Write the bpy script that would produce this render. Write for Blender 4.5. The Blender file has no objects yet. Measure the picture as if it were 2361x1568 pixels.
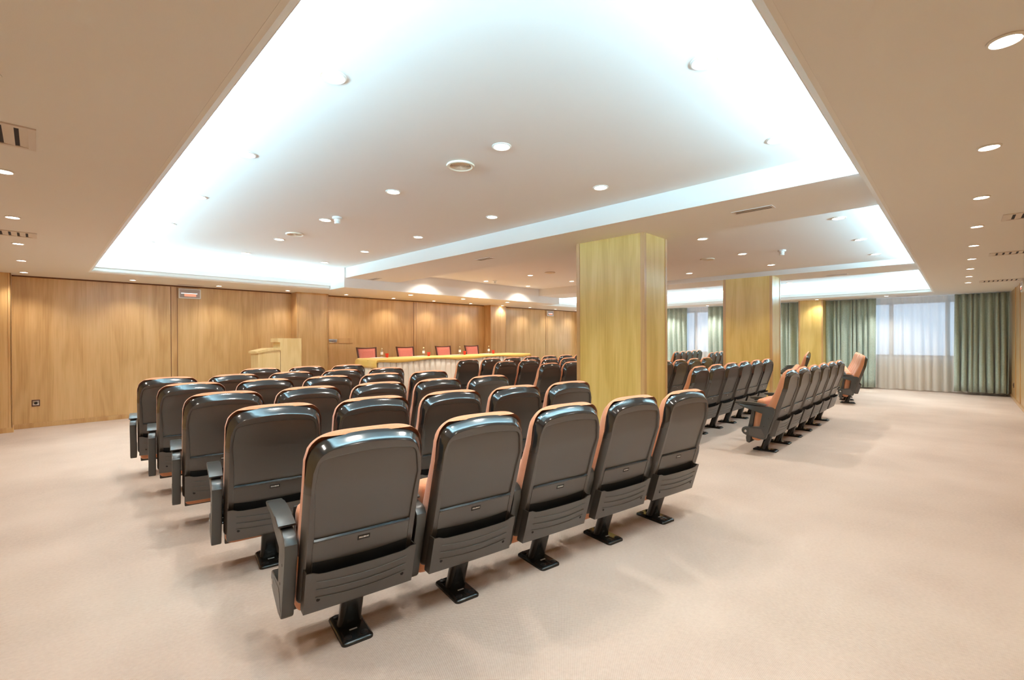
import bpy, bmesh, math, random
from mathutils import Vector, Matrix
random.seed(7)
PI = math.pi
sc = bpy.context.scene
COL = sc.collection

# ------------------------------------------------------------------ camera
CX, CY = 1180.5, 784.0
VA, VB = (2213.0, 775.5), (87.0, 785.0)      # vanishing points of the room's two wall directions
F = math.sqrt(-((VA[0]-CX)*(VB[0]-CX)+(VA[1]-CY)*(VB[1]-CY)))
def _ray(p): return Vector((p[0]-CX, -(p[1]-CY), -F)).normalized()
ra = _ray(VA); rb = _ray(VB); rb = (rb-ra*ra.dot(rb)).normalized(); rz = ra.cross(rb)
CAMH = 1.40
cam = bpy.data.objects.new('camera', bpy.data.cameras.new('camera'))
COL.objects.link(cam)
cam.matrix_world = Matrix(((ra.x, ra.y, ra.z, 0), (rb.x, rb.y, rb.z, 0), (rz.x, rz.y, rz.z, CAMH), (0, 0, 0, 1)))
cam.data.sensor_fit = 'HORIZONTAL'; cam.data.sensor_width = 36.0
cam.data.lens = F*36.0/2361.0
cam.data.shift_y = -(784.0-784.0)/2361.0
cam.data.clip_start = 0.05
sc.camera = cam

# ------------------------------------------------------------------ materials
def nt(name):
    m = bpy.data.materials.new(name); m.use_nodes = True
    t = m.node_tree; b = t.nodes['Principled BSDF']
    return m, t, b
def plain(name, col, rough=.5, metal=0.0, spec=.5, bump=0.0, bscale=200.0, ior=1.5):
    m, t, b = nt(name); b.inputs['IOR'].default_value = ior
    b.inputs['Base Color'].default_value = (*col, 1); b.inputs['Roughness'].default_value = rough
    b.inputs['Metallic'].default_value = metal; b.inputs['Specular IOR Level'].default_value = spec
    if bump:
        tc = t.nodes.new('ShaderNodeTexCoord'); n = t.nodes.new('ShaderNodeTexNoise'); bp = t.nodes.new('ShaderNodeBump')
        n.inputs['Scale'].default_value = bscale; n.inputs['Detail'].default_value = 2
        bp.inputs['Strength'].default_value = bump; bp.inputs['Distance'].default_value = .002
        t.links.new(tc.outputs['Object'], n.inputs['Vector']); t.links.new(n.outputs['Fac'], bp.inputs['Height'])
        t.links.new(bp.outputs['Normal'], b.inputs['Normal'])
    return m
def emit(name, col, s):
    m = bpy.data.materials.new(name); m.use_nodes = True; t = m.node_tree
    t.nodes.remove(t.nodes['Principled BSDF']); e = t.nodes.new('ShaderNodeEmission')
    e.inputs['Color'].default_value = (*col, 1); e.inputs['Strength'].default_value = s
    t.links.new(e.outputs[0], t.nodes['Material Output'].inputs['Surface']); return m
def ramp(t, fac, stops):
    r = t.nodes.new('ShaderNodeValToRGB'); e = r.color_ramp.elements
    e[0].position, e[0].color = stops[0][0], (*stops[0][1], 1); e[1].position, e[1].color = stops[-1][0], (*stops[-1][1], 1)
    for p, c in stops[1:-1]:
        q = e.new(p); q.color = (*c, 1)
    t.links.new(fac, r.inputs['Fac']); return r.outputs['Color']
def wood(name, light, mid, dark, rough=.34, sx=1.0, coat=.25, off=0.0):
    # vertical veneer: long cathedral figure plus fine pores, all running along z
    m, t, b = nt(name); N = t.nodes.new; L = t.links.new
    g = N('ShaderNodeNewGeometry')
    mp = N('ShaderNodeMapping'); mp.inputs['Scale'].default_value = (2.6*sx, 2.6*sx, .34*sx); mp.inputs['Location'].default_value = (off, off*.7, off*.3)
    L(g.outputs['Position'], mp.inputs['Vector'])
    n1 = N('ShaderNodeTexNoise'); n1.inputs['Scale'].default_value = 1.5; n1.inputs['Detail'].default_value = 3; n1.inputs['Distortion'].default_value = .4
    L(mp.outputs[0], n1.inputs['Vector'])
    mu = N('ShaderNodeMath'); mu.operation = 'MULTIPLY'; mu.inputs[1].default_value = 26.0; L(n1.outputs['Fac'], mu.inputs[0])
    fr = N('ShaderNodeMath'); fr.operation = 'SINE'; L(mu.outputs[0], fr.inputs[0])
    ma = N('ShaderNodeMath'); ma.operation = 'MULTIPLY_ADD'; ma.inputs[1].default_value = .5; ma.inputs[2].default_value = .5; L(fr.outputs[0], ma.inputs[0])
    mp2 = N('ShaderNodeMapping'); mp2.inputs['Scale'].default_value = (90*sx, 90*sx, 2.2*sx); L(g.outputs['Position'], mp2.inputs['Vector'])
    n2 = N('ShaderNodeTexNoise'); n2.inputs['Scale'].default_value = 1.0; n2.inputs['Detail'].default_value = 2; L(mp2.outputs[0], n2.inputs['Vector'])
    mp3 = N('ShaderNodeMapping'); mp3.inputs['Scale'].default_value = (6.5, 6.5, .06); L(g.outputs['Position'], mp3.inputs['Vector'])
    n3 = N('ShaderNodeTexNoise'); n3.inputs['Scale'].default_value = 1.0; n3.inputs['Detail'].default_value = 1; L(mp3.outputs[0], n3.inputs['Vector'])
    s1 = N('ShaderNodeMath'); s1.operation = 'MULTIPLY'; s1.inputs[1].default_value = .10; L(ma.outputs[0], s1.inputs[0])
    s2 = N('ShaderNodeMath'); s2.operation = 'MULTIPLY_ADD'; s2.inputs[1].default_value = .27; L(n2.outputs['Fac'], s2.inputs[0]); L(s1.outputs[0], s2.inputs[2])
    s3 = N('ShaderNodeMath'); s3.operation = 'MULTIPLY_ADD'; s3.inputs[1].default_value = .28; L(n3.outputs['Fac'], s3.inputs[0]); L(s2.outputs[0], s3.inputs[2])
    c = ramp(t, s3.outputs[0], [(.205, dark), (.325, mid), (.44, light)])
    L(c, b.inputs['Base Color']); b.inputs['Roughness'].default_value = rough
    b.inputs['Coat Weight'].default_value = coat*1.8; b.inputs['Coat Roughness'].default_value = .24
    bp = N('ShaderNodeBump'); bp.inputs['Strength'].default_value = .06; bp.inputs['Distance'].default_value = .001
    L(n2.outputs['Fac'], bp.inputs['Height']); L(bp.outputs['Normal'], b.inputs['Normal'])
    return m
def carpet():
    m, t, b = nt('carpet'); N = t.nodes.new; L = t.links.new
    g = N('ShaderNodeNewGeometry')
    n1 = N('ShaderNodeTexNoise'); n1.inputs['Scale'].default_value = .9; n1.inputs['Detail'].default_value = 4; L(g.outputs['Position'], n1.inputs['Vector'])
    n2 = N('ShaderNodeTexNoise'); n2.inputs['Scale'].default_value = 55; n2.inputs['Detail'].default_value = 3; L(g.outputs['Position'], n2.inputs['Vector'])
    mp = N('ShaderNodeMapping'); mp.inputs['Rotation'].default_value = (0, 0, .12); mp.inputs['Scale'].default_value = (1.0, 1.0, 0.0)
    L(g.outputs['Position'], mp.inputs['Vector'])
    sx = N('ShaderNodeSeparateXYZ'); L(mp.outputs[0], sx.inputs[0])
    def wave(o, k):
        a = N('ShaderNodeMath'); a.operation = 'MULTIPLY'; a.inputs[1].default_value = k; L(o, a.inputs[0])
        s = N('ShaderNodeMath'); s.operation = 'SINE'; L(a.outputs[0], s.inputs[0]); return s.outputs[0]
    w = N('ShaderNodeMath'); w.operation = 'MULTIPLY'; L(wave(sx.outputs['X'], 2*PI/.011), w.inputs[0]); L(wave(sx.outputs['Y'], 2*PI/.011), w.inputs[1])
    wv = N('ShaderNodeMath'); wv.operation = 'MULTIPLY_ADD'; wv.inputs[1].default_value = .5; wv.inputs[2].default_value = .5; L(w.outputs[0], wv.inputs[0])
    a1 = N('ShaderNodeMath'); a1.operation = 'MULTIPLY'; a1.inputs[1].default_value = .62; L(n1.outputs['Fac'], a1.inputs[0])
    a2 = N('ShaderNodeMath'); a2.operation = 'MULTIPLY_ADD'; a2.inputs[1].default_value = .22; L(n2.outputs['Fac'], a2.inputs[0]); L(a1.outputs[0], a2.inputs[2])
    a3 = N('ShaderNodeMath'); a3.operation = 'MULTIPLY_ADD'; a3.inputs[1].default_value = .2; L(wv.outputs[0], a3.inputs[0]); L(a2.outputs[0], a3.inputs[2])
    c = ramp(t, a3.outputs[0], [(.30, (.46, .36, .30)), (.52, (.595, .485, .412)), (.74, (.68, .57, .495))])
    L(c, b.inputs['Base Color']); b.inputs['Roughness'].default_value = .95; b.inputs['Specular IOR Level'].default_value = .1
    bp = N('ShaderNodeBump'); bp.inputs['Strength'].default_value = .5; bp.inputs['Distance'].default_value = .003
    L(wv.outputs[0], bp.inputs['Height']); L(bp.outputs['Normal'], b.inputs['Normal'])
    return m
def fabric(name, c1, c2, scale=160, rough=.9, sheen=.3, bump=.25):
    m, t, b = nt(name); N = t.nodes.new; L = t.links.new
    tc = N('ShaderNodeTexCoord'); n = N('ShaderNodeTexNoise'); n.inputs['Scale'].default_value = scale; n.inputs['Detail'].default_value = 3
    L(tc.outputs['Object'], n.inputs['Vector'])
    L(ramp(t, n.outputs['Fac'], [(.3, c1), (.7, c2)]), b.inputs['Base Color'])
    b.inputs['Roughness'].default_value = rough; b.inputs['Sheen Weight'].default_value = sheen; b.inputs['Specular IOR Level'].default_value = .2
    bp = N('ShaderNodeBump'); bp.inputs['Strength'].default_value = bump; bp.inputs['Distance'].default_value = .002
    L(n.outputs['Fac'], bp.inputs['Height']); L(bp.outputs['Normal'], b.inputs['Normal'])
    return m
def sheer_mat():
    m, t, b = nt('sheer_voile'); N = t.nodes.new; L = t.links.new
    t.nodes.remove(b)
    d = N('ShaderNodeBsdfDiffuse'); d.inputs['Color'].default_value = (.92, .87, .80, 1)
    tl = N('ShaderNodeBsdfTranslucent'); tl.inputs['Color'].default_value = (.9, .87, .84, 1)
    tr = N('ShaderNodeBsdfTransparent'); tr.inputs['Color'].default_value = (1, 1, 1, 1)
    m1 = N('ShaderNodeMixShader'); m1.inputs[0].default_value = .32; L(d.outputs[0], m1.inputs[1]); L(tl.outputs[0], m1.inputs[2])
    m2 = N('ShaderNodeMixShader'); m2.inputs[0].default_value = .20; L(m1.outputs[0], m2.inputs[1]); L(tr.outputs[0], m2.inputs[2])
    L(m2.outputs[0], t.nodes['Material Output'].inputs['Surface']); return m
def glass_mat(name, tint=(1, 1, 1), refl=.08):
    m, t, b = nt(name); N = t.nodes.new; L = t.links.new
    t.nodes.remove(b)
    tr = N('ShaderNodeBsdfTransparent'); tr.inputs['Color'].default_value = (*tint, 1)
    gl = N('ShaderNodeBsdfGlossy'); gl.inputs['Roughness'].default_value = .03
    mx = N('ShaderNodeMixShader'); mx.inputs[0].default_value = refl; L(tr.outputs[0], mx.inputs[1]); L(gl.outputs[0], mx.inputs[2])
    L(mx.outputs[0], t.nodes['Material Output'].inputs['Surface']); return m

M = {}
M['paint'] = plain('ceiling_paint', (.80, .77, .73), .9, spec=.2, bump=.12, bscale=320)
M['trimpaint'] = plain('trim_paint', (.82, .79, .74), .6, spec=.3)
M['wood'] = wood('wall_veneer', (.72, .465, .215), (.65, .40, .165), (.55, .315, .115))
M['pillarwood'] = wood('pillar_veneer', (.80, .575, .20), (.73, .505, .145), (.63, .405, .095), off=3.3)
M['strip'] = wood('edge_veneer', (.68, .43, .19), (.60, .35, .14), (.48, .26, .09), off=9.1)
M['maple'] = wood('maple_veneer', (.80, .61, .32), (.74, .54, .26), (.66, .46, .20), coat=.1, off=5.7)
M['jointshade'] = plain('joint_and_shadow_brown', (.16, .065, .03), .8)
M['carpet'] = carpet()
M['rim'] = plain('gloss_black_plastic', (.012, .015, .017), .14, spec=.5, ior=1.9)
def rim_mat():
    # moulded shell edge: polished round the head, grained lower down the sides
    m, t, b = nt('shell_edge_plastic'); N = t.nodes.new; L = t.links.new
    b.inputs['IOR'].default_value = 1.95
    tc = N('ShaderNodeTexCoord'); sx = N('ShaderNodeSeparateXYZ'); L(tc.outputs['Object'], sx.inputs[0])
    a = N('ShaderNodeMath'); a.operation = 'MULTIPLY_ADD'; a.inputs[1].default_value = 1.0; a.inputs[2].default_value = 0.0; L(sx.outputs['Z'], a.inputs[0])
    mr = N('ShaderNodeMapRange'); mr.inputs['From Min'].default_value = .73; mr.inputs['From Max'].default_value = .83; L(a.outputs[0], mr.inputs['Value'])
    L(ramp(t, mr.outputs[0], [(0.0, (.034, .025, .018)), (1.0, (.012, .015, .017))]), b.inputs['Base Color'])
    r = N('ShaderNodeMapRange'); r.inputs['To Min'].default_value = .36; r.inputs['To Max'].default_value = .14; L(mr.outputs[0], r.inputs['Value']); L(r.outputs[0], b.inputs['Roughness'])
    return m
M['shelledge'] = rim_mat()
M['shell'] = plain('grained_black_plastic', (.034, .025, .018), .36, spec=.5, ior=2.05, bump=.05, bscale=500)
M['arm'] = plain('satin_black_plastic', (.026, .026, .023), .36, spec=.5, ior=1.8, bump=.04, bscale=500)
M['steel'] = plain('black_enamel_steel', (.010, .011, .011), .2, spec=.5)
M['bolt'] = plain('black_bolt_cap', (.015, .015, .015), .3)
M['ribglint'] = plain('rib_glint_plastic', (.11, .105, .095), .3)  # paler than the shell, painting the gleam along the pocket ribs
M['tag'] = plain('grey_tag', (.45, .45, .45), .4)
M['chrome'] = plain('brushed_metal', (.6, .6, .6), .25, metal=1)
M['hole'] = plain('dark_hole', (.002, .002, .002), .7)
M['orange'] = fabric('orange_fabric', (.66, .275, .14), (.73, .325, .175), 220)
M['white'] = plain('white_print', (.8, .8, .78), .5)
M['lampglow'] = emit('lamp_glow', (1.0, .86, .66), 14.0)
M['lampglow_small'] = emit('lamp_glow_small', (1.0, .93, .86), 12.0)
M['ring'] = plain('lamp_ring', (.75, .72, .66), .3, spec=.5)
M['vent'] = plain('vent_enamel', (.70, .63, .57), .5)
M['ventdark'] = plain('vent_shadow', (.03, .025, .03), .8)
M['cream'] = plain('cream_plastic', (.80, .70, .55), .4)
M['whiteplastic'] = plain('white_plastic', (.82, .83, .80), .4)
M['drape'] = fabric('green_velour', (.38, .47, .40), (.49, .58, .51), 40, sheen=.5, bump=.15)
M['sheer'] = sheer_mat()
M['winframe'] = plain('bronze_aluminium', (.10, .075, .06), .4, metal=.4)
M['glass'] = glass_mat('window_glass')
M['cloth'] = fabric('yellow_cloth', (.72, .44, .09), (.80, .52, .13), 300, bump=.1)
M['skirt'] = fabric('ivory_cloth', (.88, .83, .73), (.92, .88, .79), 200, bump=.1)
M['redfab'] = fabric('salmon_fabric', (.62, .17, .13), (.72, .24, .18), 90)
M['darkwood'] = plain('dark_chair_wood', (.10, .035, .02), .35)
M['red'] = plain('red_plastic', (.65, .03, .02), .25)
M['bottle'] = glass_mat('clear_bottle', (.93, .95, .96), .16)
M['label'] = plain('bottle_label', (.80, .80, .80), .5)
M['cap'] = plain('bottle_cap', (.85, .75, .45), .4)
M['paper'] = plain('paper', (.85, .84, .82), .8)
M['grey'] = plain('grey_plate', (.22, .22, .22), .35)
M['diff'] = plain('lamp_diffuser', (.50, .45, .44), .3)
M['diffred'] = emit('red_backlight', (.9, .36, .22), .55)
M['tube'] = emit('tube_light', (1, .95, .9), 1.2)
M['cove'] = emit('cove_tube', (.80, .92, 1.0), 6.0)

# ------------------------------------------------------------------ mesh helpers
def box(bm, x0, x1, y0, y1, z0, z1, mi=0, bev=0.0, seg=2):
    vs = [bm.verts.new((x, y, z)) for z in (z0, z1) for y in (y0, y1) for x in (x0, x1)]
    fs = [bm.faces.new([vs[i] for i in q]) for q in ((0, 2, 3, 1), (4, 5, 7, 6), (0, 1, 5, 4), (2, 6, 7, 3), (0, 4, 6, 2), (1, 3, 7, 5))]
    for f in fs: f.material_index = mi
    if bev:
        es = list({e for f in fs for e in f.edges})
        r = bmesh.ops.bevel(bm, geom=es, offset=bev, segments=seg, affect='EDGES', profile=.6)
        for f in r['faces']: f.material_index = mi
    return vs
def prism(bm, pts, d0, d1, axis='x', mi=0, bev=0.0, seg=2):
    # polygon pts in the plane across `axis`, extruded from d0 to d1
    def P(p, d):
        if axis == 'x': return (d, p[0], p[1])
        if axis == 'y': return (p[0], d, p[1])
        return (p[0], p[1], d)
    a = [bm.verts.new(P(p, d0)) for p in pts]; b = [bm.verts.new(P(p, d1)) for p in pts]
    n = len(pts); fs = [bm.faces.new(a), bm.faces.new(b[::-1])]
    for i in range(n): fs.append(bm.faces.new((a[i], b[i], b[(i+1) % n], a[(i+1) % n])))
    for f in fs: f.material_index = mi
    if bev:
        es = list(set(fs[0].edges) | set(fs[1].edges))
        r = bmesh.ops.bevel(bm, geom=es, offset=bev, segments=seg, affect='EDGES', profile=.6)
        for f in r['faces']: f.material_index = mi
def lathe(bm, prof, c=(0, 0, 0), n=24, mi=0, cap=True):
    rings = []
    for r, z in prof:
        rings.append([bm.verts.new((c[0]+r*math.cos(2*PI*k/n), c[1]+r*math.sin(2*PI*k/n), c[2]+z)) for k in range(n)])
    for A, B in zip(rings, rings[1:]):
        for k in range(n):
            f = bm.faces.new((A[k], A[(k+1) % n], B[(k+1) % n], B[k])); f.material_index = mi
    if cap:
        for R_ in (rings[0], rings[-1]):
            f = bm.faces.new(R_); f.material_index = mi
def loft(bm, rings, mi=0, cap=True):
    rs = [[bm.verts.new(p) for p in r] for r in rings]; n = len(rs[0])
    for A, B in zip(rs, rs[1:]):
        for k in range(n):
            f = bm.faces.new((A[k], A[(k+1) % n], B[(k+1) % n], B[k])); f.material_index = mi
    if cap:
        for R_ in (rs[0], rs[-1]):
            f = bm.faces.new(R_); f.material_index = mi
def rrect(hx, hy, r, n=5, cx=0, cy=0):
    out = []
    for (sx, sy, a0) in ((1, 1, 0), (-1, 1, 90), (-1, -1, 180), (1, -1, 270)):
        for k in range(n+1):
            a = math.radians(a0+90*k/n)
            out.append((cx+sx*(hx-r)+r*math.cos(a), cy+sy*(hy-r)+r*math.sin(a)))
    return out
def build(name, bm, mats, parent=None, smooth=True, loc=None, ang=35):
    bmesh.ops.recalc_face_normals(bm, faces=bm.faces[:])
    me = bpy.data.meshes.new(name); bm.to_mesh(me); bm.free()
    for m in (mats if isinstance(mats, (list, tuple)) else [mats]): me.materials.append(m)
    if smooth:
        me.polygons.foreach_set('use_smooth', [True]*len(me.polygons))
        try: me.set_sharp_from_angle(angle=math.radians(ang))
        except Exception: pass
    o = bpy.data.objects.new(name, me); COL.objects.link(o)
    if parent: o.parent = parent
    if loc: o.location = loc
    return o
def thing(name, label, cat, loc=(0, 0, 0), rz=0.0, group=None):
    o = bpy.data.objects.new(name, None); COL.objects.link(o); o.empty_display_size = .1
    o.location = loc; o.rotation_euler = (0, 0, rz); tag(o, label, cat, group); return o
def tag(o, label, cat, group=None):
    o['label'] = label; o['category'] = cat
    if group: o['group'] = group
    return o
def struct(o):
    o['kind'] = 'structure'; return o
def copy_tree(o, parent=None):
    c = o.copy(); COL.objects.link(c); c.parent = parent
    for ch in o.children: copy_tree(ch, c)
    return c
def place(proto, used, loc, rz, label, cat, group):
    # the first use takes the prototype itself, later ones a copy of it and of every part
    o = proto if not used else copy_tree(proto)
    o.location = loc; o.rotation_euler = (0, 0, rz); tag(o, label, cat, group); return o
ORD = ['first', 'second', 'third', 'fourth', 'fifth', 'sixth', 'seventh', 'eighth', 'ninth', 'tenth', 'eleventh', 'twelfth']

# ------------------------------------------------------------------ room shell
X0, X1, Y0, Y1 = -1.0, 16.05, -.85, 10.66
ZS, ZB, ZT = 2.43, 2.62, 2.82           # border ceiling, beam underside, tray ceiling
bm = bmesh.new(); box(bm, X0-.2, X1+.3, Y0-.2, Y1+.2, -.12, 0)
struct(build('floor', bm, M['carpet'], smooth=False))

def wall_joint(bm, a0, a1, plane, axis, d, z0=0.0, z1=ZS, mi=1):
    if axis == 'y': box(bm, a0, a1, min(plane, plane+d), max(plane, plane+d), z0, z1, mi)
    else: box(bm, min(plane, plane+d), max(plane, plane+d), a0, a1, z0, z1, mi)

# front wall (behind the table), with its pilasters and joint strips as children
bm = bmesh.new(); box(bm, X0, X1+.2, Y1, Y1+.15, 0, 3.0)
wf = struct(build('wall_front', bm, M['wood'], smooth=False))
for (a, b) in ((3.93, 4.64), (9.72, 10.40), (X0, -.28), (14.6, 15.3)):
    bm = bmesh.new(); box(bm, a+.02, b-.02, Y1-.30, Y1, 0, ZS)
    p = build('pilaster', bm, M['wood'], wf, smooth=False)
    bm = bmesh.new()
    for e in (a, b): box(bm, e-.012 if e == b else e, e if e == b else e+.03, Y1-.306, Y1, 0, ZS, bev=.004)
    box(bm, b-.035, b, Y1-.306, Y1-.27, 0, ZS, bev=.004)
    build('corner_strip', bm, M['strip'], p, smooth=False)
bm = bmesh.new()
for xx in (1.80, 7.17, 12.76): box(bm, xx-.045, xx+.045, Y1-.006, Y1, 0.075, ZS-.03, 0)
build('joint_strip', bm, M['strip'], wf, smooth=False)
bm = bmesh.new()
for xx in (1.752, 1.848, 7.125, 7.215, 12.715, 12.805): box(bm, xx-.004, xx+.004, Y1-.0065, Y1, 0.075, ZS-.03, 0)
box(bm, X0, X1, Y1-.004, Y1, ZS-.022, ZS, 0)  # brown strip painting the shadow where wall meets ceiling
build('shadow_joint', bm, M['jointshade'], wf, smooth=False)

bm = bmesh.new(); box(bm, X0-.15, X0, Y0-.15, Y1+.15, 0, 3.0)
struct(build('wall_left', bm, M['wood'], smooth=False))
bm = bmesh.new(); box(bm, X0, X1+.2, Y0-.15, Y0, 0, 3.0)
wb = struct(build('wall_back', bm, M['wood'], smooth=False))
bm = bmesh.new()
for xx in (3.0, 6.0, 9.0, 12.0, 13.37, 14.4): box(bm, xx-.02, xx+.02, Y0, Y0+.012, 0, ZS, 0, bev=.004)
build('joint_strip', bm, M['strip'], wb, smooth=False)

# window wall: solid below the sill, above the head and between the openings
WIN = [(-.62, 2.66), (3.36, 7.75), (8.35, 10.3)]
bm = bmesh.new()
box(bm, X1, X1+.2, Y0-.15, Y1+.15, 0, .84); box(bm, X1, X1+.2, Y0-.15, Y1+.15, 2.34, 3.0)
edges = [Y0-.15]+[v for w in WIN for v in w]+[Y1+.15]
for i in range(0, len(edges), 2): box(bm, X1, X1+.2, edges[i], edges[i+1], .84, 2.34)
wr = struct(build('wall_right', bm, plain('cream_wall', (.74, .66, .54), .8), smooth=False))
bm = bmesh.new(); box(bm, 15.15, X1, 2.72, 3.30, 0, ZS)
pp = build('pilaster', bm, M['pillarwood'], wr, smooth=False)
bm = bmesh.new()
for e in (2.72, 3.27): box(bm, 15.144, 15.18, e-.004, e+.034, 0, ZS, bev=.004)
build('corner_strip', bm, M['strip'], pp, smooth=False)
for wi, (a, b) in enumerate(WIN):
    bm = bmesh.new(); mull = {0: [.22, 1.33], 1: [4.45, 5.55, 6.65], 2: [9.3]}[wi]
    box(bm, X1+.04, X1+.10, a, b, .84, .91, bev=.004); box(bm, X1+.04, X1+.10, a, b, 2.27, 2.34, bev=.004)
    for yy in [a+.03]+mull+[b-.03]: box(bm, X1+.04, X1+.10, yy-.045, yy+.045, .91, 2.27, bev=.004)
    w = struct(build('window_%d' % (wi+1), bm, M['winframe'], smooth=False))
    ys = [a]+mull+[b]
    for q in range(len(ys)-1):
        bm = bmesh.new(); box(bm, X1+.065, X1+.071, ys[q]+.03, ys[q+1]-.03, .90, 2.28)
        build('glass_pane', bm, M['glass'], w, smooth=False)
    bm = bmesh.new(); box(bm, X1-.10, X1+.04, a-.03, b+.03, .80, .84, bev=.006)
    build('window_sill', bm, M['trimpaint'], w, smooth=False)

# baseboards
def baseboard(name, segs):
    bm = bmesh.new()
    for (x0, x1, y0, y1) in segs:
        box(bm, x0, x1, y0, y1, 0, .066, bev=.003)
        cx = .004
        box(bm, x0+(cx if x1-x0 < .1 else 0), x1-(cx if x1-x0 < .1 else 0), y0+(cx if y1-y0 < .1 else 0), y1-(cx if y1-y0 < .1 else 0), .066, .078, bev=.003)
    return struct(build(name, bm, M['strip'], smooth=False))
baseboard('baseboard_front', [(-.28, 3.93, Y1-.016, Y1), (4.64, 9.72, Y1-.016, Y1), (10.4, 14.6, Y1-.016, Y1), (X0, -.28, Y1-.316, Y1-.30),
          (3.92, 4.65, Y1-.316, Y1-.30), (9.71, 10.41, Y1-.316, Y1-.30), (-.28, -.264, Y1-.316, Y1), (3.914, 3.93, Y1-.316, Y1), (9.704, 9.72, Y1-.316, Y1)])
baseboard('baseboard_back', [(X0, X1, Y0, Y0+.016)])
baseboard('baseboard_left', [(X0, X0+.016, Y0, Y1-.3)])

# ceiling: border slabs, upper slab, cove walls
TX0, TX1, TY0, TY1, TYM = .54, 14.7, .43, 9.45, 8.77
SX0, SX1 = 4.25, 11.10                  # where the front border gets wider
CV = .22
bm = bmesh.new()
box(bm, X0, TX0, Y0, Y1, ZS, ZS+.035); box(bm, TX0, TX1, Y0, TY0, ZS, ZS+.035)
box(bm, TX1, X1+.1, Y0, Y1, ZS, ZS+.035); box(bm, TX0, SX0, TY1, Y1, ZS, ZS+.035); box(bm, SX1, TX1, TY1, Y1, ZS, ZS+.035); box(bm, SX0, SX1, TY1+CV+.02, Y1, ZS, ZS+.035)
box(bm, SX0, SX1, TYM, TY1+CV+.02, ZS, ZT)
box(bm, X0, X1+.1, Y0, Y1, ZT, ZT+.05)
zc_ = ZS+.03
box(bm, TX0-CV-.02, TX0-CV, TY0-CV, TY1+CV, zc_, ZT); box(bm, TX1+CV, TX1+CV+.02, TY0-CV, TY1+CV, zc_, ZT)
box(bm, TX0-CV, TX1+CV, TY0-CV-.02, TY0-CV, zc_, ZT); box(bm, TX0-CV, TX1+CV, TY1+CV, TY1+CV+.02, zc_, ZT)
ceil = struct(build('ceiling', bm, M['paint'], smooth=False))
for (a, b) in ((4.28, 5.43), (10.15, 11.25)):
    bm = bmesh.new(); box(bm, a, b, TY0-CV, TYM+.01, ZB, ZT)
    build('ceiling_beam', bm, M['paint'], ceil, smooth=False)
ZM = 2.715                              # the middle tray's lower half
bm = bmesh.new(); box(bm, 5.43, 10.15, TY0-CV, 5.0, ZM, ZT)
build('dropped_panel', bm, M['paint'], ceil, smooth=False)

# cove lip: stepped moulding swept round the tray opening
path = [((SX0, TY1), (0, -1)), ((TX0, TY1), (1, -1)), ((TX0, TY0), (1, 1)), ((TX1, TY0), (-1, 1)), ((TX1, TY1), (-1, -1)), ((SX1, TY1), (0, -1))]
prof = [(-.02, ZS+.03), (-.02, ZS-.001), (0, ZS-.001), (.030, ZS+.018), (.030, ZS+.075), (.060, ZS+.080), (.060, ZS+.155), (.05, ZS+.162), (.04, ZS+.155), (.04, ZS+.03)]
bm = bmesh.new(); rows = []
for (p, d) in path: rows.append([bm.verts.new((p[0]+d[0]*q, p[1]+d[1]*q, z)) for q, z in prof])
for A, B in zip(rows, rows[1:]):
    n = len(prof)
    for k in range(n): bm.faces.new((A[k], A[(k+1) % n], B[(k+1) % n], B[k]))
for r in (rows[0], rows[-1]): bm.faces.new(r)
struct(build('trim_1', bm, M['trimpaint'], smooth=False))

# ------------------------------------------------------------------ pillars
def pillar(x0, x1, y0, y1, label):
    t = thing('wood_pillar', label, 'pillar', ((x0+x1)/2, (y0+y1)/2, 0), 0, 'wood-clad pillars')
    hx, hy = (x1-x0)/2, (y1-y0)/2
    bm = bmesh.new(); box(bm, -hx+.006, hx-.006, -hy+.006, hy-.006, 0, ZB)
    build('veneer_panel', bm, M['pillarwood'], t, smooth=False)
    for sx in (-1, 1):
        for sy in (-1, 1):
            bm = bmesh.new()
            prism(bm, [(sx*hx, sy*hy), (sx*(hx-.05), sy*hy), (sx*(hx-.05), sy*(hy-.008)), (sx*(hx-.008), sy*(hy-.008)), (sx*(hx-.008), sy*(hy-.05)), (sx*hx, sy*(hy-.05))], 0, ZB-.001, 'z', bev=.0)
            build('corner_strip', bm, M['strip'], t, smooth=False)
    bm = bmesh.new(); box(bm, -hx-.012, hx+.012, -hy-.012, hy+.012, 0, .07, bev=.004)
    build('base_trim', bm, M['strip'], t, smooth=False)
pillar(4.88, 5.46, 2.61, 3.57, 'wide oak-veneer pillar rising behind the nearest row of black-backed seats')
pillar(10.13, 10.72, 2.66, 3.60, 'farther oak-veneer pillar in front of the green curtains')

# ------------------------------------------------------------------ ceiling fittings
def add_spot(name, x, y, z, w, col, size=105, r=.04):
    l = bpy.data.lights.new(name, 'SPOT'); l.energy = w; l.color = col; l.spot_size = math.radians(size); l.spot_blend = .7
    l.shadow_soft_size = r
    o = bpy.data.objects.new(name, l); COL.objects.link(o); o.location = (x, y, z)
    return o
def lamp_proto(name, R_, r, glow):
    t = thing(name, '', 'ceiling light')
    bm = bmesh.new(); lathe(bm, [(r, .004), (r+.006, -.006), (R_-.008, -.008), (R_, -.004), (R_, .0), (r, .0)], n=28, cap=False)
    build('trim_ring', bm, M['ring'], t)
    bm = bmesh.new(); lathe(bm, [(r*1.02, .0005), (r*1.02, -.002), (r*.6, -.0045), (.004, -.005)], n=24)
    build('bulb', bm, glow, t)
    return t
big = lamp_proto('downlight', .072, .052, M['lampglow']); nbig = [0]
small = lamp_proto('spotlight', .050, .038, M['lampglow_small']); nsm = [0]
WARM = (1.0, .935, .84); WARM2 = (1.0, .93, .83)
W_BIG, W_SMALL = 27.0, 16.0
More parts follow.
